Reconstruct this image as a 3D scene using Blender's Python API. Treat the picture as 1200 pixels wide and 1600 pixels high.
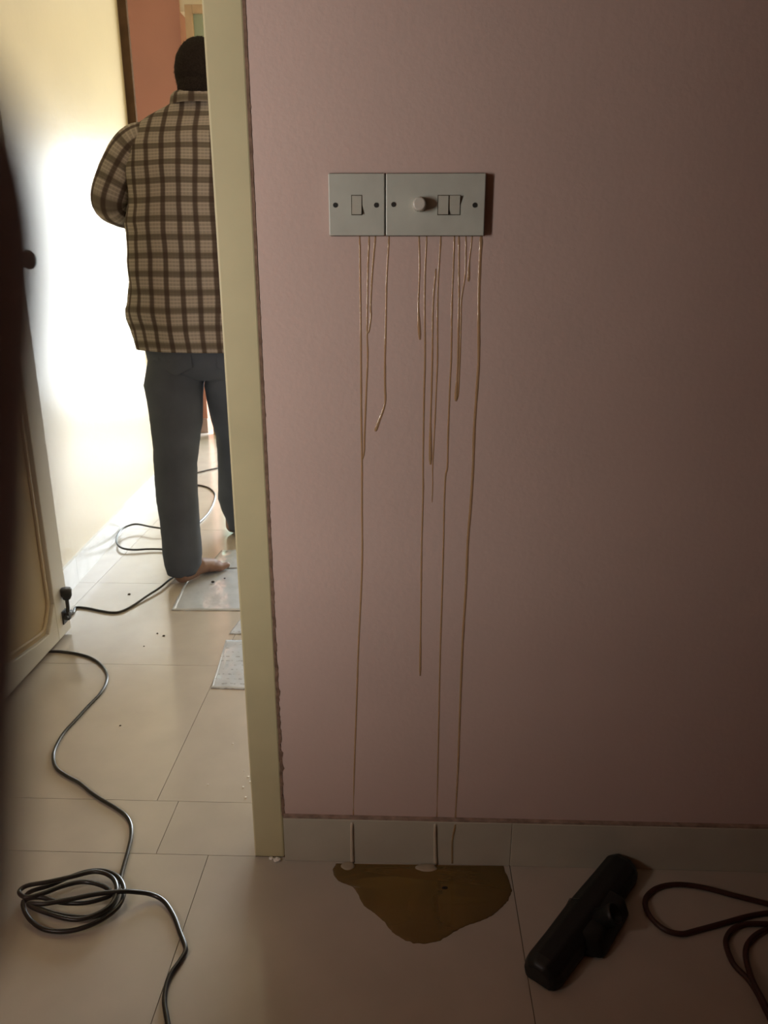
import bpy, bmesh, math, random
from mathutils import Vector, Matrix, noise

for o in list(bpy.data.objects): bpy.data.objects.remove(o)
random.seed(7)
S = bpy.context.scene
COL = S.collection

# ------------------------------------------------------------------ camera
FPX = 1218.5
PITCH, YAW = math.radians(17.94), math.radians(1.898)
CAM = Vector((0.0, -1.2626, 1.1355))
FW = Vector((-math.sin(YAW)*math.cos(PITCH), math.cos(YAW)*math.cos(PITCH), -math.sin(PITCH)))
RT = Vector((math.cos(YAW), math.sin(YAW), 0.0))
UP = RT.cross(FW)
cd = bpy.data.cameras.new('camera'); cam = bpy.data.objects.new('camera', cd); COL.objects.link(cam)
cd.sensor_fit = 'VERTICAL'; cd.sensor_height = 36.0; cd.sensor_width = 27.0
cd.lens = 36.0*FPX/1600.0
cd.clip_start = 0.001; cd.clip_end = 60
m3 = Matrix((RT, UP, -FW)).transposed()
cam.matrix_world = Matrix.Translation(CAM) @ m3.to_4x4()
cd.dof.use_dof = True; cd.dof.focus_distance = 1.45; cd.dof.aperture_fstop = 11.0
S.camera = cam

# ------------------------------------------------------------------ world, light, exposure
S.view_settings.view_transform = 'Standard'
S.view_settings.look = 'None'
S.view_settings.gamma = 1.0
S.view_settings.use_curve_mapping = False
S.view_settings.exposure = 0.0
w = bpy.data.worlds.new('daylight'); S.world = w; w.use_nodes = True
w.node_tree.nodes['Background'].inputs[0].default_value = (0.80, 0.90, 1.0, 1)
w.node_tree.nodes['Background'].inputs[1].default_value = 0.6

def area_light(name, loc, target, sx, sy, power, col):
    l = bpy.data.lights.new(name, 'AREA'); l.shape = 'RECTANGLE'; l.size = sx; l.size_y = sy
    l.energy = power; l.color = col
    o = bpy.data.objects.new(name, l); COL.objects.link(o)
    o.location = loc
    o.rotation_euler = (Vector(target)-Vector(loc)).to_track_quat('-Z', 'Y').to_euler()
    return o
# daylight falling in through the balcony doorway at the end of the passage
area_light('daylight_balcony', (-0.25, 4.37, 0.95), (-0.25, 0, -0.35), 1.9, 1.7, 200, (0.88, 0.95, 1.0))
# daylight falling in through the window of the near room
area_light('daylight_window', (-1.47, -1.50, 1.15), (0, -1.50, 1.15), 0.60, 0.60, 50, (1.0, 0.945, 0.87))

# ------------------------------------------------------------------ pixel helpers: a direction, then the surface it hits
def ray(px, py): return FW + RT*((px-600)/FPX) + UP*((800-py)/FPX)
def on_floor(px, py, z=0.0):
    r = ray(px, py); return CAM + r*((z-CAM.z)/r.z)
def on_y(px, py, y=0.0):
    r = ray(px, py); return CAM + r*((y-CAM.y)/r.y)
def on_x(px, py, x):
    r = ray(px, py); return CAM + r*((x-CAM.x)/r.x)

# ------------------------------------------------------------------ materials
MATS = {}
def mat(name, col, rough=0.6, spec=0.4, var=0.06, scale=6.0, bump=0.0, bscale=60.0, metal=0.0, coat=0.0, coat_rough=0.1):
    if name in MATS: return MATS[name]
    m = bpy.data.materials.new(name); m.use_nodes = True; MATS[name] = m
    nt = m.node_tree; b = nt.nodes['Principled BSDF']
    b.inputs['Roughness'].default_value = rough
    b.inputs['Specular IOR Level'].default_value = spec
    b.inputs['Metallic'].default_value = metal
    b.inputs['Coat Weight'].default_value = coat
    b.inputs['Coat Roughness'].default_value = coat_rough
    tc = nt.nodes.new('ShaderNodeTexCoord')
    n = nt.nodes.new('ShaderNodeTexNoise'); n.inputs['Scale'].default_value = scale; n.inputs['Detail'].default_value = 5
    nt.links.new(tc.outputs['Object'], n.inputs['Vector'])
    r = nt.nodes.new('ShaderNodeValToRGB')
    r.color_ramp.elements[0].position = 0.3; r.color_ramp.elements[1].position = 0.7
    r.color_ramp.elements[0].color = tuple(c*(1-var) for c in col)+(1,)
    r.color_ramp.elements[1].color = tuple(min(1, c*(1+var)) for c in col)+(1,)
    nt.links.new(n.outputs['Fac'], r.inputs['Fac'])
    nt.links.new(r.outputs['Color'], b.inputs['Base Color'])
    if bump:
        n2 = nt.nodes.new('ShaderNodeTexNoise'); n2.inputs['Scale'].default_value = bscale; n2.inputs['Detail'].default_value = 3
        nt.links.new(tc.outputs['Object'], n2.inputs['Vector'])
        bp = nt.nodes.new('ShaderNodeBump'); bp.inputs['Strength'].default_value = bump; bp.inputs['Distance'].default_value = 0.002
        nt.links.new(n2.outputs['Fac'], bp.inputs['Height']); nt.links.new(bp.outputs['Normal'], b.inputs['Normal'])
    return m

PINK   = mat('pink_wall_paint', (0.61, 0.465, 0.415), 0.62, 0.3, 0.035, 3.5, 0.25, 90)
PINKF  = mat('terracotta_wall_paint', (0.52, 0.25, 0.17), 0.6, 0.3, 0.04, 3.0, 0.2, 80)
ORANGE = mat('ochre_wall_paint', (0.40, 0.20, 0.075), 0.6, 0.3, 0.04, 3.0, 0.2, 80)
CREAM  = mat('cream_gloss_paint', (0.57, 0.475, 0.30), 0.33, 0.5, 0.03, 2.5, 0.25, 45)
CEIL   = mat('ceiling_paint', (0.78, 0.68, 0.48), 0.8, 0.2, 0.02, 3.0)
NEARW  = mat('near_room_paint', (0.42, 0.23, 0.17), 0.7, 0.2, 0.03, 3.0)
FRAMEM = mat('olive_cream_frame_paint', (0.56, 0.51, 0.31), 0.42, 0.4, 0.05, 9.0, 0.1, 40)
TILE   = mat('beige_vitrified_tile', (0.48, 0.43, 0.37), 0.15, 0.5, 0.06, 7.0, 0.02, 30)
GROUT  = mat('dark_grout', (0.20, 0.16, 0.125), 0.9, 0.1)
SKIRT  = mat('grey_white_skirting_tile', (0.50, 0.47, 0.38), 0.3, 0.45, 0.05, 14.0)
SKIRT2 = mat('white_skirting_tile', (0.62, 0.62, 0.60), 0.25, 0.5, 0.05, 14.0)
CRACK  = mat('raw_plaster_gap', (0.22, 0.145, 0.105), 0.95, 0.05, 0.3, 90)
BROWN  = mat('dark_brown_timber', (0.10, 0.06, 0.035), 0.9, 0.05, 0.2, 12)
TAN    = mat('tan_timber', (0.50, 0.34, 0.19), 0.5, 0.3, 0.1, 12)
DOORW  = mat('white_door_paint', (0.66, 0.64, 0.57), 0.3, 0.5, 0.03, 8)
DOORP  = mat('yellow_beige_door_panel', (0.52, 0.41, 0.24), 0.4, 0.4, 0.08, 5)
BLACKM = mat('black_metal', (0.02, 0.02, 0.022), 0.4, 0.5, 0.1, 20)
RUBBER = mat('black_rubber', (0.016, 0.016, 0.017), 0.45, 0.45, 0.15, 30)
CABLE  = mat('black_cable_sheath', (0.020, 0.018, 0.016), 0.28, 0.5, 0.15, 30)
CABLE2 = mat('brown_black_cable_sheath', (0.055, 0.022, 0.016), 0.4, 0.4, 0.15, 30)
PLATE  = mat('ivory_switch_plastic', (0.51, 0.53, 0.47), 0.38, 0.45, 0.06, 30)
KEYM   = mat('worn_switch_key_plastic', (0.50, 0.50, 0.43), 0.34, 0.45, 0.06, 40)
KNOBM  = mat('pale_knob_plastic', (0.62, 0.60, 0.53), 0.35, 0.45, 0.05, 40)
GRIME_SHADE   = mat('grime_and_gap_shade', (0.09, 0.075, 0.055), 0.9, 0.1, 0.3, 120)  # dark colour for grime plus painted shading in gaps and recesses
SKIN   = mat('skin', (0.44, 0.44, 0.50), 0.5, 0.4, 0.08, 20, 0.2, 150)
SOLE   = mat('foot_skin', (0.22, 0.13, 0.095), 0.55, 0.35, 0.1, 20, 0.2, 150)
HAIRM  = mat('black_hair', (0.022, 0.017, 0.014), 0.95, 0.04, 0.4, 200, 0.8, 260)
JEANS  = mat('blue_grey_denim', (0.082, 0.095, 0.118), 0.85, 0.15, 0.12, 9, 0.5, 500)
NOZZ   = mat('black_nozzle_plastic', (0.012, 0.013, 0.012), 0.42, 0.4, 0.15, 40, 0.1, 200)
FOAM   = mat('milky_dried_froth', (0.40, 0.33, 0.24), 0.4, 0.4, 0.1, 60)
CRUMB  = mat('plaster_crumb', (0.88, 0.86, 0.80), 0.6, 0.3, 0.1, 200)
DCRUMB = mat('dark_debris', (0.03, 0.025, 0.02), 0.8, 0.2, 0.2, 200)

def liquid(name, tint, fac, rough=0.04, ior=1.42):
    m = bpy.data.materials.new(name); m.use_nodes = True; MATS[name] = m
    nt = m.node_tree; nt.nodes.remove(nt.nodes['Principled BSDF'])
    out = nt.nodes['Material Output']
    tr = nt.nodes.new('ShaderNodeBsdfTransparent'); tr.inputs[0].default_value = tint+(1,)
    df = nt.nodes.new('ShaderNodeBsdfDiffuse'); df.inputs[0].default_value = (0.50, 0.31, 0.10, 1)
    mx = nt.nodes.new('ShaderNodeMixShader'); mx.inputs[0].default_value = fac
    gl = nt.nodes.new('ShaderNodeBsdfGlossy'); gl.inputs['Roughness'].default_value = rough
    fr = nt.nodes.new('ShaderNodeFresnel'); fr.inputs[0].default_value = ior
    m2 = nt.nodes.new('ShaderNodeMixShader')
    nt.links.new(tr.outputs[0], mx.inputs[1]); nt.links.new(df.outputs[0], mx.inputs[2])
    nt.links.new(fr.outputs[0], m2.inputs[0]); nt.links.new(mx.outputs[0], m2.inputs[1]); nt.links.new(gl.outputs[0], m2.inputs[2])
    nt.links.new(m2.outputs[0], out.inputs[0])
    return m
def drip_liquid():
    m = bpy.data.materials.new('amber_drip_liquid'); m.use_nodes = True
    nt = m.node_tree; nt.nodes.remove(nt.nodes['Principled BSDF']); out = nt.nodes['Material Output']
    tr = nt.nodes.new('ShaderNodeBsdfTransparent'); tr.inputs[0].default_value = (0.98, 0.93, 0.82, 1)
    df = nt.nodes.new('ShaderNodeBsdfDiffuse'); df.inputs[0].default_value = (0.56, 0.365, 0.18, 1)
    gl = nt.nodes.new('ShaderNodeBsdfGlossy'); gl.inputs['Roughness'].default_value = 0.10
    a = nt.nodes.new('ShaderNodeMixShader'); a.inputs[0].default_value = 0.52
    b = nt.nodes.new('ShaderNodeMixShader'); b.inputs[0].default_value = 0.10
    nt.links.new(tr.outputs[0], a.inputs[1]); nt.links.new(df.outputs[0], a.inputs[2])
    nt.links.new(a.outputs[0], b.inputs[1]); nt.links.new(gl.outputs[0], b.inputs[2]); nt.links.new(b.outputs[0], out.inputs[0])
    return m
DRIP = drip_liquid()
PUDDLE = liquid('amber_puddle_liquid', (0.95, 0.79, 0.42), 0.30, 0.06)

def glass(name, tint):
    m = bpy.data.materials.new(name); m.use_nodes = True
    nt = m.node_tree; nt.nodes.remove(nt.nodes['Principled BSDF']); out = nt.nodes['Material Output']
    t = nt.nodes.new('ShaderNodeBsdfTranslucent'); t.inputs[0].default_value = tint+(1,)
    g = nt.nodes.new('ShaderNodeBsdfGlossy'); g.inputs['Roughness'].default_value = 0.15
    mx = nt.nodes.new('ShaderNodeMixShader'); mx.inputs[0].default_value = 0.08
    nt.links.new(t.outputs[0], mx.inputs[1]); nt.links.new(g.outputs[0], mx.inputs[2]); nt.links.new(mx.outputs[0], out.inputs[0])
    return m
MINT = glass('frosted_mint_glass', (0.66, 0.76, 0.69))

def plaid():
    m = bpy.data.materials.new('brown_plaid_cotton'); m.use_nodes = True
    nt = m.node_tree; b = nt.nodes['Principled BSDF']; L = nt.links.new
    b.inputs['Roughness'].default_value = 0.9; b.inputs['Specular IOR Level'].default_value = 0.1
    uv = nt.nodes.new('ShaderNodeUVMap'); sp = nt.nodes.new('ShaderNodeSeparateXYZ'); L(uv.outputs[0], sp.inputs[0])
    def math_(op, a, bv=None):
        n = nt.nodes.new('ShaderNodeMath'); n.operation = op
        for i, v in enumerate((a, bv)):
            if v is None: continue
            if isinstance(v, (int, float)): n.inputs[i].default_value = v
            else: L(v, n.inputs[i])
        return n.outputs[0]
    def stripe(axis, period, offs, half, soft):
        c = math_('FRACT', math_('ADD', math_('DIVIDE', sp.outputs[axis], period), offs))
        d = math_('ABSOLUTE', math_('SUBTRACT', c, 0.5))
        r = nt.nodes.new('ShaderNodeMapRange'); r.inputs[1].default_value = half-soft; r.inputs[2].default_value = half+soft
        r.inputs[3].default_value = 1; r.inputs[4].default_value = 0; L(d, r.inputs[0]); return r.outputs[0]
    def mixc(fac, a, colr, amt=1.0):
        n = nt.nodes.new('ShaderNodeMix'); n.data_type = 'RGBA'
        L(math_('MULTIPLY', fac, amt), n.inputs[0]); 
        if isinstance(a, tuple): n.inputs[6].default_value = a
        else: L(a, n.inputs[6])
        n.inputs[7].default_value = colr
        return n.outputs[2]
    base = (0.27, 0.235, 0.195, 1)
    c = mixc(stripe(1, 0.0115, 0.0, 0.16, 0.06), base, (0.47, 0.41, 0.34, 1), 0.55)
    c = mixc(stripe(0, 0.0115, 0.3, 0.14, 0.06), c, (0.42, 0.36, 0.29, 1), 0.35)
    c = mixc(stripe(1, 0.057, 0.1, 0.17, 0.04), c, (0.095, 0.078, 0.055, 1), 0.80)
    c = mixc(stripe(0, 0.054, 0.35, 0.155, 0.04), c, (0.055, 0.036, 0.027, 1), 0.85)
    L(c, b.inputs['Base Color'])
    return m
PLAID = plaid()

def paper(name, scale, text):
    m = mat(name, (0.52, 0.55, 0.585), 0.13, 0.9, 0.10, 14, 0.9, 16)
    nt = m.node_tree; b = nt.nodes['Principled BSDF']; L = nt.links.new
    if text:
        src = b.inputs['Base Color'].links[0].from_socket
        tc = nt.nodes.new('ShaderNodeTexCoord'); mp = nt.nodes.new('ShaderNodeMapping'); mp.inputs['Scale'].default_value = (90, 45, 1)
        n = nt.nodes.new('ShaderNodeTexNoise'); n.inputs['Scale'].default_value = 1.0; n.inputs['Detail'].default_value = 2
        L(tc.outputs['Object'], mp.inputs[0]); L(mp.outputs[0], n.inputs[0])
        wv = nt.nodes.new('ShaderNodeTexWave'); wv.bands_direction = 'Y'; wv.inputs['Scale'].default_value = 12.0
        L(tc.outputs['Object'], wv.inputs[0])
        r = nt.nodes.new('ShaderNodeMath'); r.operation = 'MULTIPLY'
        L(n.outputs['Fac'], r.inputs[0]); L(wv.outputs['Fac'], r.inputs[1])
        g = nt.nodes.new('ShaderNodeMath'); g.operation = 'GREATER_THAN'; g.inputs[1].default_value = 0.53
        L(r.outputs[0], g.inputs[0])
        mx = nt.nodes.new('ShaderNodeMix'); mx.data_type = 'RGBA'; mx.inputs[7].default_value = (0.36, 0.37, 0.38, 1)
        L(g.outputs[0], mx.inputs[0]); L(src, mx.inputs[6]); L(mx.outputs[2], b.inputs['Base Color'])
    return m
NEWS  = paper('newsprint', 1, True)
SHEET = paper('grey_plastic_sheet', 1, False)

# ------------------------------------------------------------------ mesh helpers
def obj(name, bm, m, parent=None, smooth=False):
    me = bpy.data.meshes.new(name)
    bm.normal_update(); bm.to_mesh(me); bm.free()
    me.materials.append(m)
    if smooth:
        for p in me.polygons: p.use_smooth = True
    o = bpy.data.objects.new(name, me); COL.objects.link(o)
    if parent: o.parent = parent
    return o
def empty(name, loc=(0, 0, 0)):
    o = bpy.data.objects.new(name, None); COL.objects.link(o); o.location = loc; o.empty_display_size = 0.05
    return o
def tag(o, label=None, cat=None, group=None, kind=None):
    if label: o['label'] = label
    if cat: o['category'] = cat
    if group: o['group'] = group
    if kind: o['kind'] = kind
    return o
def box(bm, x0, x1, y0, y1, z0, z1, bevel=0.0, seg=2):
    r = bmesh.ops.create_cube(bm, size=1.0)
    vs = r['verts']
    for v in vs:
        v.co = Vector(((x0+x1)/2+v.co.x*(x1-x0), (y0+y1)/2+v.co.y*(y1-y0), (z0+z1)/2+v.co.z*(z1-z0)))
    if bevel:
        es = list({e for v in vs for e in v.link_edges})
        bmesh.ops.bevel(bm, geom=es, offset=bevel, segments=seg, affect='EDGES', profile=0.5)
def boxobj(name, x0, x1, y0, y1, z0, z1, m, parent=None, bevel=0.0):
    bm = bmesh.new(); box(bm, x0, x1, y0, y1, z0, z1, bevel); return obj(name, bm, m, parent)
def rings(bm, R, close=True, uvs=None):
    """loft a list of rings (equal vertex counts); uvs: same layout of (u,v), n+1 per ring"""
    lay = bm.loops.layers.uv.verify() if uvs else None
    V = [[bm.verts.new(p) for p in r] for r in R]
    n = len(V[0])
    for i in range(len(V)-1):
        for j in range(n):
            k = (j+1) % n
            f = bm.faces.new((V[i][j], V[i][k], V[i+1][k], V[i+1][j]))
            if uvs:
                q = (uvs[i][j], uvs[i][j+1], uvs[i+1][j+1], uvs[i+1][j])
                for lp, c in zip(f.loops, q): lp[lay].uv = c
    if close:
        for ring, flip in ((V[0], True), (V[-1], False)):
            f = bm.faces.new(list(reversed(ring)) if flip else ring)
    return V
def smooth_path(pts, n=8):
    """Catmull-Rom through the points"""
    P = [Vector(p) for p in pts]; out = []
    P = [P[0]*2-P[1]] + P + [P[-1]*2-P[-2]]
    for i in range(1, len(P)-2):
        a, b, c, d = P[i-1], P[i], P[i+1], P[i+2]
        for k in range(n):
            t = k/n
            out.append(0.5*((2*b)+(c-a)*t+(2*a-5*b+4*c-d)*t*t+(3*b-a-3*c+d)*t**3))
    out.append(P[-2]); return out
def tube(bm, pts, rad, n=8, squash=None, cap=True):
    """tube along pts; rad: number or list"""
    P = [Vector(p) for p in pts]
    rr = rad if isinstance(rad, (list, tuple)) else [rad]*len(P)
    nrm = None; R = []
    for i, p in enumerate(P):
        t = (P[min(i+1, len(P)-1)]-P[max(i-1, 0)]).normalized()
        if nrm is None:
            a = Vector((0, 0, 1)) if abs(t.z) < 0.9 else Vector((0, 1, 0))
            nrm = (a-t*a.dot(t)).normalized()
        else:
            nrm = (nrm-t*nrm.dot(t)).normalized()
        b = t.cross(nrm)
        ring = []
        for k in range(n):
            an = 2*math.pi*k/n
            q = nrm*math.cos(an)*rr[i]+b*math.sin(an)*rr[i]
            if squash: q = Vector((q.x*squash[0], q.y*squash[1], q.z*squash[2]))
            ring.append(p+q)
        R.append(ring)
    rings(bm, R, cap)
def disc(bm, c, axis, r, h, n=24, r2=None, bevel=0.0):
    """cylinder / frustum from c along axis"""
    a = Vector(axis).normalized(); s = a.orthogonal().normalized(); t = a.cross(s); r2 = r if r2 is None else r2
    prof = [(r, 0), (r2, h)] if not bevel else [(r, 0), (r2, h-bevel), (r2-bevel*0.3, h-bevel*0.3), (r2-bevel, h)]
    R = [[Vector(c)+a*hh+s*(math.cos(2*math.pi*k/n)*q)+t*(math.sin(2*math.pi*k/n)*q) for k in range(n)] for q, hh in prof]
    rings(bm, R)
def poly_prism(bm, pts, z0, z1):
    """vertical prism over an (x, y) outline"""
    rings(bm, [[Vector((p[0], p[1], z0)) for p in pts], [Vector((p[0], p[1], z1)) for p in pts]])
def voxel(name, bm, size, m, parent=None, smooth_iter=2):
    """fuse overlapping closed shapes into one continuous skin"""
    me = bpy.data.meshes.new(name); bm.to_mesh(me); bm.free()
    tmp = bpy.data.objects.new(name, me); COL.objects.link(tmp)
    md = tmp.modifiers.new('r', 'REMESH'); md.mode = 'VOXEL'; md.voxel_size = size
    sm = tmp.modifiers.new('s', 'SMOOTH'); sm.factor = 0.5; sm.iterations = smooth_iter
    dg = bpy.context.evaluated_depsgraph_get()
    out = bpy.data.meshes.new_from_object(tmp.evaluated_get(dg))
    bpy.data.objects.remove(tmp); bpy.data.meshes.remove(me)
    out.name = name; out.materials.clear(); out.materials.append(m)
    for p in out.polygons: p.use_smooth = True
    o = bpy.data.objects.new(name, out); COL.objects.link(o)
    if parent: o.parent = parent
    return o
def capsule_chain(bm, pts, radii, n=14):
    """closed tapered limb with round ends"""
    P = [Vector(p) for p in pts]; r = list(radii)
    t0 = (P[0]-P[1]).normalized(); t1 = (P[-1]-P[-2]).normalized()
    pre = [(P[0]+t0*r[0]*math.sin(a), r[0]*math.cos(a)) for a in (1.45, 1.1, 0.7, 0.35)]
    post = [(P[-1]+t1*r[-1]*math.sin(a), r[-1]*math.cos(a)) for a in (0.35, 0.7, 1.1, 1.45)]
    seq = pre+list(zip(P, r))+post
    tube(bm, [s[0] for s in seq], [s[1] for s in seq], n)
def ellipsoid(bm, c, rx, ry, rz, rot=None, n=20):
    r = bmesh.ops.create_uvsphere(bm, u_segments=n, v_segments=n//2+2, radius=1.0)
    for v in r['verts']:
        q = Vector((v.co.x*rx, v.co.y*ry, v.co.z*rz))
        if rot: q = rot @ q
        v.co = Vector(c)+q

# ------------------------------------------------------------------ the setting
T = 0.16                                   # thickness of the pink wall
XR, XL = -0.241, -0.300                    # right jamb of the doorway
DL = -1.160                                # left end of the doorway
floor = boxobj('floor', -2.9, 2.2, -3.0, 5.0, -0.08, -0.0025, GROUT); tag(floor, kind='structure')

tile_cache = {}
def tile(x0, x1, y0, y1):
    k = (round(x1-x0, 4), round(y1-y0, 4))
    if k not in tile_cache:
        bm = bmesh.new(); g = 0.0007
        hx, hy = k[0]/2-g, k[1]/2-g
        box(bm, -hx, hx, -hy, hy, -0.004, 0.0)
        me = bpy.data.meshes.new('floor_tile'); bm.to_mesh(me); bm.free(); me.materials.append(TILE); tile_cache[k] = me
    o = bpy.data.objects.new('floor_tile', tile_cache[k]); COL.objects.link(o)
    o.location = ((x0+x1)/2, (y0+y1)/2, 0); o.parent = floor
def tile_run(xj, ylist, xmin, xmax):
    x = xj-0.6*math.ceil((xj-xmin)/0.6)
    while x < xmax-1e-6:
        a, b = max(x, xmin), min(x+0.6, xmax)
        if b-a > 0.01:
            for y0, y1 in ylist: tile(a, b, y0, y1)
        x += 0.6
tile_run(0.206, [(-0.60*(k+1), -0.60*k) for k in range(4)], -1.45, 2.0)
tile_run(-0.500, [(0.0, T)], DL, XL+0.002)
tile_run(-0.548, [(T+0.60*k, T+0.60*(k+1)) for k in range(8)], -2.748, 0.9)

# pink wall with the doorway: right of it, left of it, above it
wf = boxobj('wall_front', XR+0.004, 2.0, 0.0, T, 0.0, 2.8, PINK); tag(wf, kind='structure')
boxobj('wall_pier', -1.6, DL-0.004, 0.0, T, 0.0, 2.8, PINK, wf)
boxobj('wall_lintel', DL-0.004, XR+0.004, 0.0, T, 2.11, 2.8, PINK, wf)

def jagged_strip(name, x, w0, z0, z1, parent):
    bm = bmesh.new(); prev = None; z = z0; 
    while z < z1:
        k = 1.0-min(1, z/1.0)
        wv = w0*(0.7+0.8*k*abs(noise.noise((0, 0, z*60)))*2+0.3*noise.noise((3, 1, z*200)))
        off = 0.0042*k*noise.noise((5, 2, z*30))+0.002*k*noise.noise((1, 2, z*90))
        a = [bm.verts.new((x+off-0.0015, -0.0008, z)), bm.verts.new((x+off+wv, -0.0008, z)), bm.verts.new((x+off+wv, 0.004, z)), bm.verts.new((x+off-0.0015, 0.004, z))]
        if prev:
            for i in range(4):
                j = (i+1) % 4; bm.faces.new((prev[i], prev[j], a[j], a[i]))
        else: bm.faces.new(list(reversed(a)))
        prev = a; z += 0.006
    bm.faces.new(prev); bmesh.ops.recalc_face_normals(bm, faces=bm.faces)
    return obj(name, bm, CRACK, parent)
jagged_strip('plaster_crack', XR, 0.0050, 0.100, 2.1, wf)

# door frame (two posts and a head)
trim = empty('trim_1', (XL, 0, 0)); tag(trim, kind='structure')
def rel(o, parent):
    o.parent = parent; o.matrix_parent_inverse = Matrix.Translation(parent.location).inverted(); return o
rel(boxobj('frame_post', XL, XR+0.0005, -0.0015, 0.105, 0.0, 2.11, FRAMEM, None, 0.0035), trim)
rel(boxobj('frame_post', DL, DL+0.059, -0.0015, 0.105, 0.0, 2.11, FRAMEM, None, 0.0035), trim)
rel(boxobj('frame_head', DL, XR, -0.005, 0.105, 2.05, 2.11, FRAMEM, None, 0.0035), trim)

# skirting of the pink wall: separate tiles
bb = empty('baseboard_front', (XR, 0, 0)); tag(bb, kind='structure')
x = XR+0.003
for x1 in (0.206, 0.806, 1.406, 2.0):
    rel(boxobj('skirting_tile', x, x1-0.0002, -0.010, 0.001, 0.0, 0.1005, SKIRT, None, 0.0012), bb); x = x1+0.0002
bm = bmesh.new(); box(bm, XR+0.003, 2.0, -0.0085, 0.001, 0.1005, 0.1045); rel(obj('grout_line', bm, mat('skirting_grout', (0.33, 0.24, 0.19), 0.9, 0.1, 0.3, 60)), bb)

# shell of the near room
wl = boxobj('wall_left', -1.55, -1.45, -2.5, -1.81, 0, 2.8, NEARW); tag(wl, kind='structure')
boxobj('wall_segment', -1.55, -1.45, -1.19, 0.0, 0, 2.8, NEARW, wl)
boxobj('wall_segment', -1.55, -1.45, -1.81, -1.19, 0, 0.84, NEARW, wl)
boxobj('wall_segment', -1.55, -1.45, -1.81, -1.19, 1.46, 2.8, NEARW, wl)
# unseen low and tall blockers, added to shade the right and lower pink wall
tag(boxobj('light_blocker_low', -1.45, -0.50, -1.00, -0.90, 0, 0.78, NEARW), kind='structure')
tag(boxobj('light_blocker_tall', -1.05, -0.93, -2.4, -1.045, 0, 2.8, NEARW), kind='structure')
tag(boxobj('wall_back', -1.55, 2.1, -2.5, -2.4, 0, 2.8, NEARW), kind='structure')
tag(boxobj('wall_right', 2.0, 2.1, -2.5, 0.16, 0, 2.8, NEARW), kind='structure')
tag(boxobj('ceiling', -2.9, 2.1, -2.5, 3.98, 2.8, 2.9, CEIL), kind='structure')

# passage: left wall runs slightly askew
def xw(y): return -1.24-0.06*(y-1.6)
def slab(name, y0, y1, z0, z1, th, m, parent=None, inset=0.0):
    bm = bmesh.new()
    pts = [(xw(y0)+inset, y0), (xw(y1)+inset, y1), (xw(y1)+inset-th, y1), (xw(y0)+inset-th, y0)]
    poly_prism(bm, pts, z0, z1); bmesh.ops.recalc_face_normals(bm, faces=bm.faces)
    return obj(name, bm, m, parent)
pw = slab('wall_passage', T, 2.66, 0, 2.8, 0.12, CREAM); tag(pw, kind='structure')
bs = empty('baseboard_passage', (xw(1), 1, 0)); tag(bs, kind='structure')
yy = T
while yy < 2.6:
    y1 = min(yy+0.6, 2.6)
    rel(slab('skirting_tile', yy+0.0006, y1-0.0006, 0, 0.10, 0.012, SKIRT2, None, 0.011), bs); yy = y1
# brown post at the end of that wall
tr2 = boxobj('trim_2', -1.365, -1.264, 2.645, 2.668, 0, 2.8, BROWN, None, 0.003); tag(tr2, kind='structure')
# side passage: terracotta wall facing us, ochre return, lower ceiling behind
FY = 3.98
tag(boxobj('wall_far', -2.9, -1.383, FY, FY+0.15, 0, 2.8, PINKF), kind='structure')
bf = boxobj('baseboard_far', -2.7, -1.383, FY-0.012, FY+0.001, 0, 0.10, mat('far_skirting_tile', (0.42, 0.30, 0.24), 0.4, 0.4), None, 0.001); tag(bf, kind='structure')
tag(boxobj('wall_side_passage', -2.9, -2.8, 2.5, FY, 0, 2.8, PINKF), kind='structure')
tag(boxobj('wall_return', -1.62, -1.40, FY+0.15, 5.0, 0, 2.53, ORANGE), kind='structure')
tag(boxobj('ceiling_far', -1.62, 0.9, FY+0.02, 5.0, 2.53, 2.60, CEIL), kind='structure')
tag(boxobj('wall_passage_right', 0.9, 1.0, T, 5.0, 0, 2.8, CREAM), kind='structure')
we = boxobj('wall_end', -1.62, -1.22, 5.0, 5.1, 0, 2.6, CEIL); tag(we, kind='structure')
boxobj('wall_segment', -1.26, -1.22, 4.32, 5.0, 0, 2.53, CEIL, we)
boxobj('wall_segment', 0.72, 1.0, 4.32, 4.42, 0, 2.6, CEIL, we)
boxobj('wall_segment', -1.22, 0.72, 4.32, 4.42, 1.82, 2.6, CEIL, we)

# glazed door standing at the mouth of the far room
gd = empty('door_2', (-1.333, 3.93, 0)); tag(gd, kind='structure')
for a, b_ in ((-1.333, -1.288), (-0.945, -0.90)):
    rel(boxobj('door_stile', a, b_, 3.91, 3.95, 0.0, 2.545, TAN, None, 0.003), gd)
rel(boxobj('door_rail', -1.288, -0.945, 3.91, 3.95, 0.0, 0.12, DOORW, None, 0.003), gd)
rel(boxobj('door_rail', -1.288, -0.945, 3.91, 3.95, 1.0, 1.08, TAN, None, 0.003), gd)
rel(boxobj('door_rail', -1.288, -0.945, 3.91, 3.95, 2.50, 2.545, TAN, None, 0.003), gd)
rel(boxobj('glass_pane', -1.288, -0.945, 3.927, 3.933, 0.12, 1.0, MINT), gd)
rel(boxobj('glass_pane', -1.288, -0.945, 3.927, 3.933, 1.08, 2.50, MINT), gd)

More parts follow.
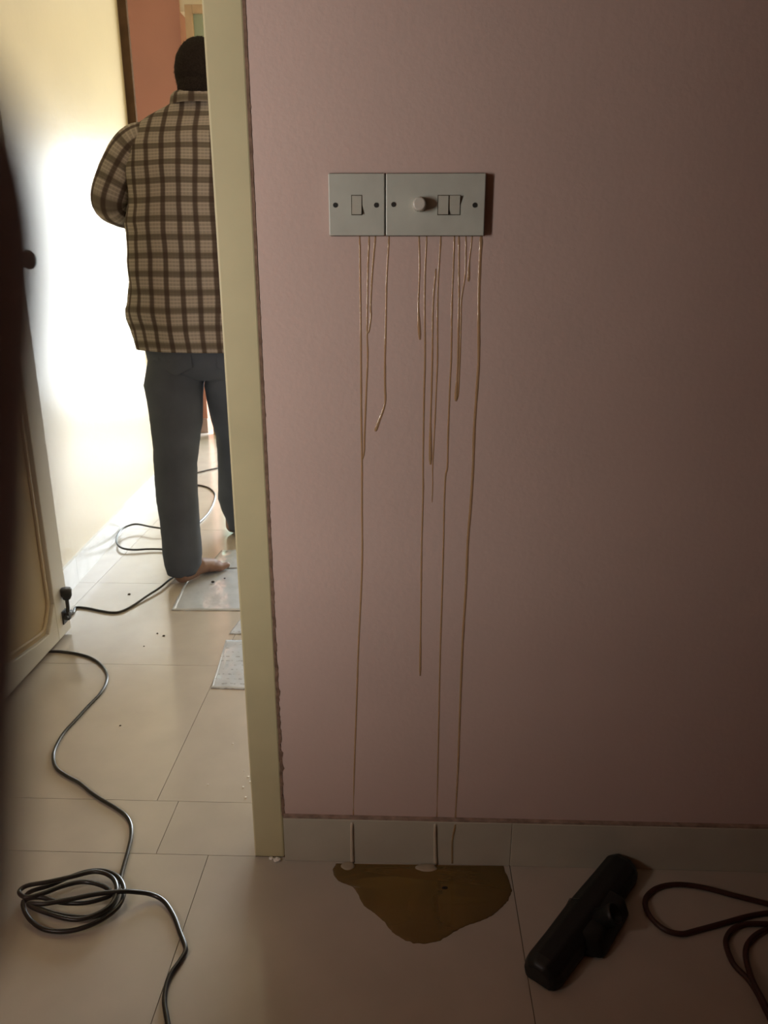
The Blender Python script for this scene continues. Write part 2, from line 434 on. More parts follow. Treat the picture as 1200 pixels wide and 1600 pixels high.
# open door leaf, swung back against the passage wall
LX, LE, LH = -1.077, 0.968, 0.112          # face, free edge, hinge edge
d1 = empty('door_1', (LX, LH, 0)); tag(d1, kind='structure')
z0, z1 = 0.012, 2.04
rel(boxobj('door_core', LX-0.034, LX-0.012, LH, LE-0.002, z0, z1, DOORP), d1)
def yz_prism(name, pts, x0, x1, m, bev=0.0):
    bm = bmesh.new()
    rings(bm, [[Vector((x0, p[0], p[1])) for p in pts], [Vector((x1, p[0], p[1])) for p in pts]])
    bmesh.ops.recalc_face_normals(bm, faces=bm.faces)
    if bev:
        es = [e for e in bm.edges if all(abs(v.co.x-x1) < 1e-6 for v in e.verts)]
        bmesh.ops.bevel(bm, geom=es, offset=bev, segments=2, affect='EDGES', profile=0.5)
    return obj(name, bm, m)
SI, SO = 0.880, 0.200                      # panel limits in y
rel(yz_prism('door_stile', [(LE, z0), (LE, z1), (SI, z1), (SI, z0)], LX-0.034, LX, DOORW, 0.003), d1)
rel(yz_prism('door_stile', [(SO, z0), (SO, z1), (LH, z1), (LH, z0)], LX-0.034, LX, DOORW, 0.003), d1)
bot = [(SI, z0), (SI, 0.135), (0.868, 0.122), (0.842, 0.082), (0.822, 0.062), (0.76, 0.066), (0.54, 0.098), (0.32, 0.066), (0.258, 0.062), (0.238, 0.082), (0.212, 0.122), (SO, 0.135), (SO, z0)]
rel(yz_prism('door_rail', bot, LX-0.034, LX, DOORW, 0.003), d1)
rel(boxobj('door_rail', LX-0.034, LX, SO, SI, 0.98, 1.10, DOORW, None, 0.003), d1)
rel(boxobj('door_rail', LX-0.034, LX, SO, SI, 1.94, z1, DOORW, None, 0.003), d1)
# raised moulding just inside the panel edge
bm = bmesh.new()
ins = [Vector((LX-0.010, y, z)) for y, z in [(0.856, 0.97), (0.856, 0.15), (0.846, 0.128), (0.822, 0.094), (0.805, 0.082), (0.76, 0.084), (0.54, 0.116), (0.32, 0.084), (0.275, 0.082), (0.258, 0.094), (0.234, 0.128), (0.224, 0.15), (0.224, 0.97)]]
tube(bm, ins, 0.006, 6); rel(obj('panel_moulding', bm, DOORP, None, True), d1)
bm = bmesh.new(); c = Vector((LX, 0.920, 1.135))
disc(bm, c, (1, 0, 0), 0.026, 0.006, 24); disc(bm, c+Vector((0.005, 0, 0)), (1, 0, 0), 0.010, 0.026, 16)
R = []
for h, r in ((0.024, 0.010), (0.030, 0.020), (0.040, 0.025), (0.050, 0.024), (0.057, 0.017), (0.059, 0.006)):
    R.append([c+Vector((h, r*math.cos(2*math.pi*k/24), r*math.sin(2*math.pi*k/24))) for k in range(24)])
rings(bm, R); k = rel(obj('door_knob', bm, BLACKM, None, True), d1); k['label'] = 'dark rounded door knob'
# foot-operated door stop: bracket, arm folded up, rubber foot
bm = bmesh.new(); box(bm, LX-0.001, LX+0.004, 0.915, 0.945, 0.048, 0.092, 0.001); box(bm, LX+0.003, LX+0.020, 0.921, 0.939, 0.060, 0.086, 0.003)
disc(bm, (LX+0.012, 0.913, 0.073), (0, 1, 0), 0.0075, 0.046, 16)
rel(obj('door_stop_bracket', bm, BLACKM), d1)
bm = bmesh.new(); tube(bm, smooth_path([(LX+0.013, 0.930, 0.075), (LX+0.015, 0.932, 0.105), (LX+0.014, 0.934, 0.135)], 4), 0.0058, 10); rel(obj('door_stop_arm', bm, BLACKM, None, True), d1)
bm = bmesh.new(); disc(bm, (LX+0.014, 0.934, 0.128), (0.05, 0.02, 1), 0.011, 0.012, 20, 0.016); disc(bm, (LX+0.0145, 0.934, 0.139), (0.05, 0.02, 1), 0.016, 0.026, 20, 0.0165, 0.004)
rel(obj('door_stop_foot', bm, RUBBER, None, True), d1)

# ------------------------------------------------------------------ switch plates
def px_wall(px, py, y=0.0): return on_y(px, py, y)
def rocker(parent, px0, px1, py0, py1, down):
    a = px_wall(px0, py0, -0.0115); b_ = px_wall(px1, py1, -0.0115)
    x0, x1, zt, zb = a.x, b_.x, a.z, b_.z
    # dark recess, then the tilted key
    bm = bmesh.new(); box(bm, x0-0.0012, x1+0.0012, -0.0122, -0.0105, zb-0.0012, zt+0.0012); rel(obj('switch_recess', bm, GRIME_SHADE), parent)
    bm = bmesh.new()
    pt, pb = (0.0165, 0.0128) if down else (0.0128, 0.0165)
    prof = [(-0.011, zt), (-pt, zt), (-0.0132, (zt+zb)/2), (-pb, zb), (-0.011, zb)]
    rings(bm, [[Vector((x0, y, z)) for y, z in prof], [Vector((x1, y, z)) for y, z in prof]])
    bmesh.ops.recalc_face_normals(bm, faces=bm.faces)
    rel(obj('rocker_key', bm, KEYM), parent)
def screw(parent, px, py):
    c = px_wall(px, py, -0.0125)
    bm = bmesh.new(); disc(bm, (c.x, -0.0115, c.z), (0, -1, 0), 0.0036, 0.0012, 18)
    s = rel(obj('screw', bm, mat('dark_screw', (0.035, 0.033, 0.03), 0.5, 0.4)), parent)
    bm = bmesh.new(); box(bm, c.x-0.0026, c.x+0.0026, -0.0129, -0.0125, c.z-0.0004, c.z+0.0004)
    o = obj('screw_slot', bm, BLACKM); o.parent = s
def plate(name, pxl, pxr, label):
    a = px_wall(pxl, 271, -0.012); b_ = px_wall(pxr, 368, -0.012)
    t = empty(name, ((a.x+b_.x)/2, 0, b_.z)); tag(t, label, 'switch')
    bm = bmesh.new(); box(bm, a.x, b_.x, -0.012, -0.004, b_.z, a.z, 0.0014)
    rel(obj('face_plate', bm, PLATE), t)
    bm = bmesh.new(); box(bm, a.x+0.0015, b_.x-0.0015, -0.0045, 0.001, b_.z-0.0006, a.z+0.0012); rel(obj('grime_shade_backing', bm, GRIME_SHADE), t)  # dark backing; its rim paints grime and gap shading along the plate edges
    return t
s1 = plate('light_switch', 512.5, 601, 'single square white switch plate with one rocker key on the pink wall')
rocker(s1, 550, 565, 306, 335, False); screw(s1, 524, 320.5); screw(s1, 588, 320.5)
s2 = plate('dimmer_switch', 603, 756, 'wide white switch plate with round dimmer knob and two rocker keys')
rocker(s2, 685, 700, 306, 335, False); rocker(s2, 703, 718, 306, 335, True); screw(s2, 615, 319.5); screw(s2, 742, 320.5)
c = px_wall(655, 319.5, -0.012)
bm = bmesh.new(); disc(bm, (c.x, -0.0118, c.z), (0, -1, 0), 0.0105, 0.018, 28, 0.0092, 0.0018)
for k in range(20):
    an = 2*math.pi*k/20; q = Vector((c.x+0.0102*math.cos(an), -0.0115, c.z+0.0102*math.sin(an)))
    tube(bm, [q, q+Vector((-0.0007*math.cos(an), -0.0145, -0.0007*math.sin(an)))], 0.0006, 5)
rel(obj('dimmer_knob', bm, KNOBM, None, False), s2)

# ------------------------------------------------------------------ amber drips on the wall
def drip(pts, w0, label, bead=0.0, foot=False, w1=None):
    """pts: pixels along the run; below the skirting edge the run lies on the skirting"""
    P = []
    for px, py in pts:
        onskirt = foot and py > 1282
        P.append(on_y(px, py, -0.0102 if onskirt else -0.0002))
    Q = smooth_path(P, 6); n = len(Q); w1 = w0 if w1 is None else w1
    rad = []
    for i in range(n):
        r = 1.15*(w0+(w1-w0)*i/(n-1))
        r *= 1+0.22*noise.noise((pts[0][0]*0.37, 0, Q[i].z*40))
        if bead and i > n-8: r += bead*math.sin(math.pi*(i-(n-8))/8*0.75)
        rad.append(max(r, 0.0004))
    rad[0] *= 0.6
    if not foot: rad[-1] *= 0.55
    bm = bmesh.new(); tube(bm, Q, rad, 12, (1, 0.42, 1))
    o = obj('amber_drip', bm, DRIP, None, True)
    tag(o, label, 'drip', 'amber drips running down from the switch plates')
    if foot:
        Z = [q for q in Q if q.z < 0.108]
        bm = bmesh.new(); tube(bm, [q+Vector((0, -0.0004, 0)) for q in Z], [0.0027+0.0012*(0.1-q.z)/0.1 for q in Z], 10, (1, 0.7, 1))
        if foot == 'milky': f = obj('milky_tail', bm, mat('milky_drip', (0.54, 0.46, 0.35), 0.3, 0.5, 0.06, 60), o, True); f['label'] = 'pale milky end of the drip on the skirting'
        else: bm.free()
    return o
drip([(562, 368), (563, 464), (564, 557), (564.5, 650), (565.5, 717), (565.5, 790), (566, 857), (564.5, 917), (560, 1010), (557, 1100), (553.5, 1200), (552, 1276), (549.8, 1288), (550, 1315), (550.5, 1349)], 0.0013, 'long drip from the single switch plate to the floor, milky at its foot', foot='milky')
drip([(577, 368), (574.7, 427), (573.5, 517), (574.5, 557), (572.5, 607), (569.5, 682), (568.8, 706), (566, 718)], 0.0012, 'drip under the single switch plate that bends into the long run beside it')
drip([(586.7, 368), (582, 421), (579, 475), (579.5, 493), (577, 514), (574.5, 521)], 0.0013, 'short shiny drip under the single switch plate joining its neighbour')
drip([(608, 368), (604, 437), (602.7, 507), (601.5, 557), (601.5, 600), (602, 625), (599, 640), (592, 658), (586.5, 674)], 0.0012, 'drip below the gap between the plates, hooked sideways at its end', 0.0007, w1=0.0017)
drip([(654.7, 368), (655.5, 421), (653.5, 480), (656, 531)], 0.0012, 'short drip below the dimmer knob ending in a bead', 0.0010)
drip([(666.7, 368), (664, 427), (663.5, 480), (664, 557), (662.5, 620), (661, 720), (661, 770), (659, 845), (658, 917), (657, 1000), (656.3, 1056)], 0.0012, 'drip below the dimmer knob that stops above the skirting', 0.0006)
drip([(689, 368), (684, 453), (683.5, 557), (682, 600), (679, 670), (676, 728), (676, 757), (675, 785)], 0.0012, 'drip below the twin rockers fading to a thin point halfway down', w1=0.0007)
drip([(681, 420), (677, 469), (676, 507), (675.5, 557), (674.5, 600), (672.5, 670), (672.5, 726)], 0.0012, 'drip below the twin rockers ending in a fat bright bead', 0.0014)
drip([(710, 368), (708, 427), (706, 480), (705, 557), (703, 600), (700, 682), (699, 728), (696, 745), (694, 790), (693, 845), (691, 917), (688, 1010), (686, 1100), (684, 1200), (682.5, 1277), (679.8, 1290), (680, 1318), (680.8, 1351)], 0.0012, 'long drip from the wide switch plate to the floor, milky at its foot', foot='milky')
drip([(717, 368), (717, 427), (717, 467), (715.5, 557), (713.5, 600), (712.3, 627)], 0.0013, 'drip under the rocker next to the end screw, ending in a round bead', 0.0014)
drip([(728, 368), (727, 427), (721, 467), (720, 507), (718.5, 557), (716, 612), (713.5, 624)], 0.0011, 'slanting drip between the twin rockers and the end screw, running into a bead')
drip([(738, 368), (733, 411), (732, 440)], 0.0011, 'very short drip under the end screw of the wide plate', 0.0008)
drip([(752, 368), (749, 427), (748, 480), (748, 557), (746, 595), (741, 670), (739, 732), (735, 795), (731, 845), (728, 917), (723, 1000), (719, 1100), (715.5, 1200), (711.5, 1277), (711, 1290), (706.8, 1314), (706.5, 1349)], 0.0021, 'widest amber run from the corner of the wide plate down to the puddle', foot='plain', w1=0.0016)

# ------------------------------------------------------------------ puddle
out = [(150, 497), (138, 515), (133, 540), (145, 570), (170, 592), (205, 606), (240, 622), (262, 652), (280, 690), (300, 720), (340, 750), (372, 778), (402, 802), (425, 835), (450, 862), (495, 888), (530, 903), (560, 912), (620, 915), (660, 908), (690, 900), (722, 882), (750, 865), (785, 842), (810, 830), (880, 805), (925, 788), (960, 770), (1010, 730), (1045, 690), (1060, 655), (1065, 630), (1050, 580), (1035, 545), (1022, 512)]
ol = [on_floor(480+a/3.333, 1200+b_/3.333) for a, b_ in out]
ol = smooth_path(ol, 5)
ol = [p+Vector((0.0022*noise.noise(p*140), 0.0022*noise.noise(p*140+Vector((9, 9, 9))), 0)) for p in ol]
ol = [Vector((p.x, min(p.y, -0.0098), 0)) for p in ol]
bm = bmesh.new()
cx = sum(p.x for p in ol)/len(ol); cy = sum(p.y for p in ol)/len(ol)
R = []
for s_, z in ((1.0, 0.0002), (0.992, 0.0010), (0.975, 0.0016), (0.93, 0.0019), (0.5, 0.0020), (0.05, 0.0020)):
    R.append([Vector((cx+(p.x-cx)*s_, (cy+(p.y-cy)*s_) if p.y < -0.0105 else min(-0.0099, cy+(p.y-cy)*max(s_, 0.0)), z)) for p in ol])
V = rings(bm, R, True); bmesh.ops.recalc_face_normals(bm, faces=bm.faces)
pud = obj('amber_puddle', bm, PUDDLE, None, True); tag(pud, 'dark amber puddle of liquid on the tiles against the skirting', 'puddle')
def froth(name, px, py, rx, ry, z=0.0024):
    c = on_floor(px, py)
    bm = bmesh.new(); n = 28; R = []
    for s_, h in ((1.0, -0.001), (0.96, 0.0), (0.75, 0.0009), (0.35, 0.0013), (0.05, 0.0014)):
        R.append([Vector((c.x+rx*s_*math.cos(a)*(1+0.12*noise.noise((math.cos(a)*2, math.sin(a)*2, px))), min(-0.0099, c.y+ry*s_*math.sin(a)*(1+0.15*noise.noise((math.cos(a)*2, math.sin(a)*2, px+9)))), z+h)) for a in [2*math.pi*k/n for k in range(n)]])
    rings(bm, R); bmesh.ops.recalc_face_normals(bm, faces=bm.faces)
    f = obj('froth_patch', bm, FOAM, pud, True); f['label'] = 'pale froth where the drip meets the puddle'
froth('a', 543.5, 1354, 0.0135, 0.011); froth('b', 666, 1357, 0.022, 0.0105)
c = on_floor(695, 1387, 0.002); bm = bmesh.new(); ellipsoid(bm, c, 0.006, 0.004, 0.0012, None, 12); obj('drowned_speck', bm, DCRUMB, pud, True)

# ------------------------------------------------------------------ cables
def cable(name, P, r, m, label, n=10):
    bm = bmesh.new(); tube(bm, smooth_path(P, 6), r, n)
    o = obj(name, bm, m, None, True); tag(o, label, 'cable'); return o
CR = 0.0042
def fp(px, py, z=CR): return on_floor(px, py, z)
P = [Vector((-0.55, 2.55, CR)), fp(352, 728), fp(341, 731), fp(318, 736, 0.006), fp(296, 743), fp(290, 754), fp(316, 759), fp(329, 764), fp(336, 774), fp(331, 792), fp(320, 808), fp(300, 824, 0.006), fp(275, 829, 0.012),
     fp(255, 826, 0.022), fp(235, 823, 0.028), fp(212, 819, 0.028), fp(193, 825, 0.026), fp(184, 836, 0.022), fp(182, 847, 0.018), fp(190, 856, 0.014), fp(208, 859, 0.010), fp(232, 858, 0.009), fp(257, 858.5, 0.008), fp(285, 862), fp(303, 874), fp(295, 887), fp(268, 903.5, 0.010), fp(250, 918, 0.010), fp(230, 931, 0.008), fp(208, 946), fp(190, 955), fp(175, 957), fp(155, 954), fp(135, 950), fp(118, 949.5),
     Vector((-1.125, 1.085, CR)), Vector((-1.150, 0.98, CR)), Vector((-1.135, 0.88, CR)), Vector((-1.105, 0.83, CR)),
     fp(95, 1018), fp(118, 1021), fp(140, 1027), fp(156, 1037), fp(166, 1051), fp(166, 1066), fp(157, 1083), fp(140, 1101), fp(120, 1123), fp(100, 1145), fp(87, 1167), fp(83, 1183), fp(88, 1200), fp(104, 1212), fp(124, 1223), fp(142, 1238), fp(160, 1250), fp(180, 1262), fp(196, 1274), fp(204, 1288), fp(205, 1306), fp(200, 1330), fp(191, 1362),
     fp(186, 1385, .005), fp(181, 1405, .006), fp(168, 1424, .006), fp(140, 1433, .006), fp(100, 1431, .006), fp(62, 1419, .006), fp(40, 1405, .007), fp(48, 1393, .008), fp(80, 1383, .009), fp(110, 1370, .010), fp(140, 1361, .012), fp(165, 1361, .013),
     fp(185, 1371, .014), fp(194, 1390, .015), fp(188, 1412, .015), fp(170, 1430, .014), fp(140, 1446, .010), fp(105, 1455, .007), fp(72, 1453, .007), fp(50, 1440, .009), fp(38, 1422, .014), fp(38, 1407, .016), fp(62, 1402, .017), fp(95, 1410, .016), fp(130, 1411, .016), fp(158, 1405, .017), fp(174, 1397, .019),
     fp(162, 1385, .019), fp(132, 1378, .019), fp(100, 1384, .020), fp(70, 1395, .021), fp(42, 1402, .022), fp(30, 1394, .022), fp(42, 1384, .022), fp(75, 1378, .022), fp(112, 1370, .022), fp(150, 1362, .022), fp(176, 1372, .023), fp(182, 1395, .024), fp(166, 1420, .023), fp(120, 1437, .022), fp(66, 1424, .023), fp(44, 1412, .026), fp(70, 1412, .028), fp(110, 1405, .028), fp(150, 1397, .028), fp(190, 1393, .026), fp(215, 1394, .018), fp(238, 1398, .010), fp(257, 1409, .006), fp(272, 1432), fp(281, 1456), fp(289, 1477), fp(289, 1488), fp(280, 1503), fp(268, 1520), fp(260, 1540), fp(257, 1565), fp(261, 1592), fp(266, 1630), fp(262, 1700)]
cable('extension_cable', P, CR, CABLE, 'black cable from the passage under the door leaf, coiled on the tiles')
def q3(a, b_, z=0.005): return fp(800+a/3.0, 1250+b_/3.0, z)
P = [q3(1500, 560), q3(1330, 528), q3(1200, 488), q3(1050, 450), q3(900, 411), q3(780, 396), q3(690, 409), q3(637, 445), q3(624, 490), q3(650, 550), q3(715, 607), q3(790, 628), q3(860, 613), q3(1000, 575), q3(1100, 547), q3(1200, 530), q3(1330, 520, .012), q3(1380, 550, .014), q3(1300, 578, .012),
     q3(1200, 581, .008), q3(1100, 582), q3(1040, 602), q3(1007, 645), q3(1006, 690), q3(1040, 770), q3(1105, 838), q3(1150, 905), q3(1195, 995), q3(1260, 1110), q3(1330, 1160, .012), q3(1330, 1100, .015), q3(1215, 1005, .015), q3(1172, 930, .015), q3(1132, 855, .015), q3(1108, 790, .010), q3(1095, 730), q3(1102, 682), q3(1140, 637), q3(1200, 606), q3(1330, 590), q3(1500, 620)]
cable('vacuum_cable', P, 0.0048, CABLE2, 'dark brown cable lying in loops beside the vacuum nozzle')

# ------------------------------------------------------------------ sheets on the passage floor
def sheet(name, pxs, z, m, label, cat, amp=0.0015):
    pts = [on_floor(*p) for p in pxs]
    a, b_, c, d = pts                                   # near-left, near-right, far-right, far-left
    bm = bmesh.new(); nx, ny = 22, 22; G = []
    o = (a+b_+c+d)/4
    for lay in (0.0, 0.0006):
        G.append([[bm.verts.new(((a*(1-i/nx)+b_*(i/nx))*(1-j/ny)+(d*(1-i/nx)+c*(i/nx))*(j/ny)) - Vector((o.x, o.y, 0)) + Vector((0, 0, lay+max(0, amp*(0.6+noise.noise((i*0.35, j*0.35, z*900))+0.6*noise.noise((i*0.8, j*0.8, 4))))))) for i in range(nx+1)] for j in range(ny+1)])
    for j in range(ny):
        for i in range(nx):
            bm.faces.new((G[1][j][i], G[1][j][i+1], G[1][j+1][i+1], G[1][j+1][i]))
            bm.faces.new((G[0][j+1][i], G[0][j+1][i+1], G[0][j][i+1], G[0][j][i]))
    rim = [(0, i) for i in range(nx+1)]+[(j, nx) for j in range(1, ny+1)]+[(ny, i) for i in range(nx-1, -1, -1)]+[(j, 0) for j in range(ny-1, 0, -1)]
    for k in range(len(rim)):
        (j0, i0), (j1, i1) = rim[k], rim[(k+1) % len(rim)]
        bm.faces.new((G[0][j0][i0], G[0][j1][i1], G[1][j1][i1], G[1][j0][i0]))
    ob = obj(name, bm, m, None, True); ob.location = (o.x, o.y, z); tag(ob, label, cat); return ob
sheet('plastic_sheet', [(268, 954), (420, 955), (412, 888), (300, 890)], 0.0004, SHEET, 'shiny grey plastic sheet under the bare heel of the person', 'sheet')
sheet('plastic_sheet', [(322, 889), (412, 889), (405, 860), (346, 861)], 0.0022, SHEET, 'thin crumpled sheet on the tiles between the two feet', 'sheet')
sheet('newspaper', [(330, 1076), (425, 1079), (418, 1001), (353, 1001)], 0.0004, NEWS, 'wrinkled newspaper page with faint print beside the door frame', 'newspaper')
sheet('newspaper', [(358, 991), (420, 992), (415, 958), (383, 958)], 0.0004, NEWS, 'small folded newspaper corner between the page and the plastic sheet', 'newspaper')

# ------------------------------------------------------------------ crumbs
def crumb(px, py, r, m, label, group, z=0.0):
    c = on_floor(px, py, z)
    bm = bmesh.new(); bmesh.ops.create_icosphere(bm, subdivisions=2, radius=r)
    for v in bm.verts:
        k = 1+0.45*noise.noise(v.co*(1.6/r)+Vector((px, py, 0))); v.co = Vector((v.co.x*k*1.25, v.co.y*k, v.co.z*k*0.6))
    o = obj('plaster_crumb' if m is CRUMB else 'debris_speck', bm, m); o.location = (c.x, c.y, z+r*0.45); tag(o, label, 'crumb', group)
for px, py, r in ((392, 1222, .0026), (388, 1214, .0022), (380, 1230, .0020), (384, 1246, .0022), (325, 1226, .0016), (381, 1204, .0012), (364, 1162, .0018)):
    crumb(px, py, r, CRUMB, 'tiny white plaster crumb on the tiles just inside the doorway', 'white crumbs inside the doorway')
crumb(433, 1345, .006, CRUMB, 'pale lump of plaster at the foot of the door frame', 'lump'); crumb(424, 1342, .004, CRUMB, 'small plaster chip at the foot of the door frame', 'lump')
for px, py, r in ((333, 910, .0055), (351, 904, .003)):
    crumb(px, py, r, DCRUMB, 'black speck of debris lying on the plastic sheet', 'black specks on the plastic sheet', 0.0035)
for px, py, r in ((202, 929, .004), (256, 994, .0035), (246, 990, .0025), (188, 1134, .002), (225, 1010, .002)):
    crumb(px, py, r, DCRUMB, 'dark speck of debris on the bare passage tiles', 'dark specks on the passage tiles')

# ------------------------------------------------------------------ vacuum nozzle
A = on_floor(846, 1516, 0.02); B = on_floor(972, 1352, 0.02)
U = (B-A); U.z = 0; LEN = U.length; U.normalize(); Vv = Vector((U.y, -U.x, 0)); MID = (A+B)/2; MID.z = 0
nz = empty('vacuum_nozzle', MID); tag(nz, 'black plastic vacuum cleaner floor nozzle with round hose socket', 'vacuum nozzle')
def loc(u, v, z): return MID+U*u+Vv*v+Vector((0, 0, z))
bm = bmesh.new(); R = []
h = LEN/2+0.012
for u, sc in ((-h, 0.62), (-h+0.006, 0.86), (-h+0.02, 1.0), (-0.09, 1.0), (0.0, 1.06), (0.09, 1.0), (h-0.02, 0.98), (h-0.006, 0.84), (h, 0.6)):
    prof = [(-0.031, 0.001), (0.034, 0.001), (0.036, 0.014), (0.030, 0.030), (0.012, 0.041), (-0.012, 0.042), (-0.028, 0.032), (-0.034, 0.014)]
    R.append([loc(u, v*sc, 0.001+z*(0.35+0.65*sc) if z > 0.002 else 0.001) for v, z in prof])
rings(bm, R); bmesh.ops.recalc_face_normals(bm, faces=bm.faces); 
bmesh.ops.bevel(bm, geom=[e for e in bm.edges if e.calc_face_angle(0) > 0.3], offset=0.003, segments=2, affect='EDGES', profile=0.5)
rel(obj('nozzle_head', bm, NOZZ, None, False), nz)
bm = bmesh.new()
lo = [loc(-0.082, 0.02, 0.003), loc(0.070, 0.02, 0.003), loc(0.068, 0.058, 0.003), loc(-0.055, 0.066, 0.003)]
hi = [loc(-0.070, 0.01, 0.038), loc(0.066, 0.01, 0.040), loc(0.066, 0.045, 0.038), loc(-0.045, 0.050, 0.034)]
rings(bm, [lo, hi]); bmesh.ops.recalc_face_normals(bm, faces=bm.faces); bmesh.ops.bevel(bm, geom=list(bm.edges), offset=0.008, segments=3, affect='EDGES', profile=0.5)
rel(obj('nozzle_neck', bm, NOZZ, None, True), nz)
bm = bmesh.new(); ax = (U*0.16+Vv*0.62+Vector((0, 0, 0.60))).normalized(); tip = on_floor(963, 1428, 0.052); c0 = tip-ax*0.042; s_ = ax.orthogonal().normalized(); t_ = ax.cross(s_)
R = []
for hh, r in ((-0.012, 0.020), (0.030, 0.0180), (0.032, 0.0190), (0.041, 0.0190), (0.042, 0.0178), (0.041, 0.0155), (0.006, 0.0150), (0.004, 0.002)):
    R.append([c0+ax*hh+s_*(r*math.cos(2*math.pi*k/28))+t_*(r*math.sin(2*math.pi*k/28)) for k in range(28)])
rings(bm, R); rel(obj('hose_socket', bm, NOZZ, None, True), nz)
bm = bmesh.new(); tube(bm, [loc(0.0, -0.0375, 0.012), loc(0.0, -0.031, 0.034), loc(0.0, -0.013, 0.0455)], 0.0008, 6)
rel(obj('moulding_seam', bm, mat('seam_grey', (0.06, 0.06, 0.055), 0.5, 0.4)), nz)
bm = bmesh.new()
for k in range(40):
    u = -h+0.03+k*(2*h-0.06)/39; p = loc(u, -0.033, 0.004); tube(bm, [p, p+Vector((0, 0, -0.0035))-Vv*0.001], 0.0012, 4)
o = rel(obj('bristle_strip', bm, RUBBER), nz)

# ------------------------------------------------------------------ person seen from behind
TC, TY = -0.690, 1.50
per = empty('person', (TC, TY, 0)); tag(per, 'barefoot person in a brown plaid shirt and jeans, back turned, in the passage', 'person')

# legs first (jeans), measured from the outline at the depth of each leg
def leg_rows(rows, right=False):
    out = []
    for py, l, r, y in rows:
        a = on_y(l, py, y)
        if r is None: cx_, rx = a.x+0.078, 0.078
        else: b_ = on_y(r, py, y); cx_, rx = (a.x+b_.x)/2, (b_.x-a.x)/2
        out.append((cx_, y, a.z, rx))
    return out
LEFT = leg_rows([(600, 226, 317, 1.50), (630, 232, 316, 1.49), (661, 237, 315, 1.47), (690, 240, 311, 1.455), (725, 242, 308, 1.44), (755, 244, 308, 1.425), (781, 246, 309, 1.41), (808, 250, 310.5, 1.40), (835, 254, 312.5, 1.395), (862, 255, 314.5, 1.39), (880, 258, 313, 1.388), (893, 262, 309, 1.387)])
RIGHT = leg_rows([(602, 320, None, 1.52), (620, 323, None, 1.56), (640, 327, None, 1.60), (660, 332, None, 1.64), (680, 337.5, None, 1.69), (700, 340, None, 1.73), (722, 341, None, 1.77), (750, 341, None, 1.82), (776, 341.5, None, 1.87), (795, 347, None, 1.90), (812, 355, None, 1.93), (822, 357, None, 1.945)])
def leg_loft(bm, rows, hip):
    n = 32; R = []
    rr = [hip]+rows
    # resample
    dense = []
    for i in range(len(rr)-1):
        for k in range(4):
            t = k/4; dense.append(tuple(rr[i][c]*(1-t)+rr[i+1][c]*t for c in range(4)))
    dense.append(rr[-1])
    for i, (cx_, y, z, rx) in enumerate(dense):
        ring = []
        for k in range(n):
            a = 2*math.pi*k/n
            f = 1+0.035*noise.noise((math.cos(a)*1.5, math.sin(a)*1.5+cx_*9, z*9))+0.02*noise.noise((math.cos(a)*2, math.sin(a)*2, z*38))*(1.6 if z < 0.25 or 0.42 < z < 0.6 else 0.6)
            ring.append(Vector((cx_+rx*math.cos(a)*f, y+rx*1.06*math.sin(a)*f, z)))
        R.append(ring)
    last = R[-1]; cc = sum(last, Vector())/n
    R.append([cc+(p-cc)*0.9+Vector((0, 0, 0.002)) for p in last]); R.append([cc+(p-cc)*0.88+Vector((0, 0, 0.03)) for p in last])
    rings(bm, R, True)
bm = bmesh.new()
leg_loft(bm, LEFT, (TC-0.105, 1.50, 0.86, 0.112)); leg_loft(bm, RIGHT, (TC+0.105, 1.50, 0.86, 0.112))
R = []
for z, rx, ry, cy in ((0.735, 0.10, 0.075, 1.50), (0.76, 0.195, 0.115, 1.50), (0.80, 0.232, 0.132, 1.498), (0.86, 0.240, 0.138, 1.496), (0.93, 0.228, 0.132, 1.497), (1.0, 0.205, 0.120, 1.50)):
    R.append([Vector((TC+rx*math.copysign(abs(math.cos(a))**0.85, math.cos(a)), cy+ry*math.copysign(abs(math.sin(a))**0.85, math.sin(a)), z)) for a in [2*math.pi*k/40 for k in range(40)]])
rings(bm, R); bmesh.ops.recalc_face_normals(bm, faces=bm.faces)
jeans = rel(obj('jeans', bm, JEANS, None, True), per); jeans['label'] = 'dark blue grey denim jeans'
for s_ in (-1, 1):
    bm = bmesh.new(); cxp = TC+s_*0.105; ring = []
    pts = [(-0.06, 0.09), (0.06, 0.09), (0.062, 0.0), (0.0, -0.03), (-0.062, 0.0)]
    P = [Vector((cxp+a, 1.498-0.135*math.sqrt(max(0.05, 1-((cxp+a-TC)/0.25)**2))-0.004, 0.79+b_)) for a, b_ in pts]
    rings(bm, [P, [p+Vector((0, 0.02, 0)) for p in P]]); bmesh.ops.recalc_face_normals(bm, faces=bm.faces)
    obj('back_pocket', bm, JEANS, jeans)

# shirt: torso loft with arc-length coordinates for the plaid
sides = [(543, 218), (528, 216), (512, 211.5), (497, 205), (482, 200), (465, 201.5), (440, 206), (415, 205), (390, 203), (365, 204)]
prof = []
for py, l in sides:
    a = on_y(l, py, TY); prof.append((a.z, TC-a.x))
prof += [(1.25, 0.262), (1.30, 0.250), (1.38, 0.245), (1.44, 0.245), (1.485, 0.243), (1.515, 0.236), (1.540, 0.222), (1.562, 0.200), (1.580, 0.172), (1.596, 0.140), (1.610, 0.110), (1.622, 0.086)]
def depth_of(z):
    pts = [(0.84, 0.165), (0.95, 0.170), (1.1, 0.160), (1.3, 0.152), (1.42, 0.140), (1.50, 0.118), (1.56, 0.090), (1.60, 0.072), (1.63, 0.066)]
    for (a, va), (b_, vb) in zip(pts, pts[1:]):
        if z <= b_: return va+(vb-va)*max(0, (z-a))/(b_-a)
    return pts[-1][1]
dense = []
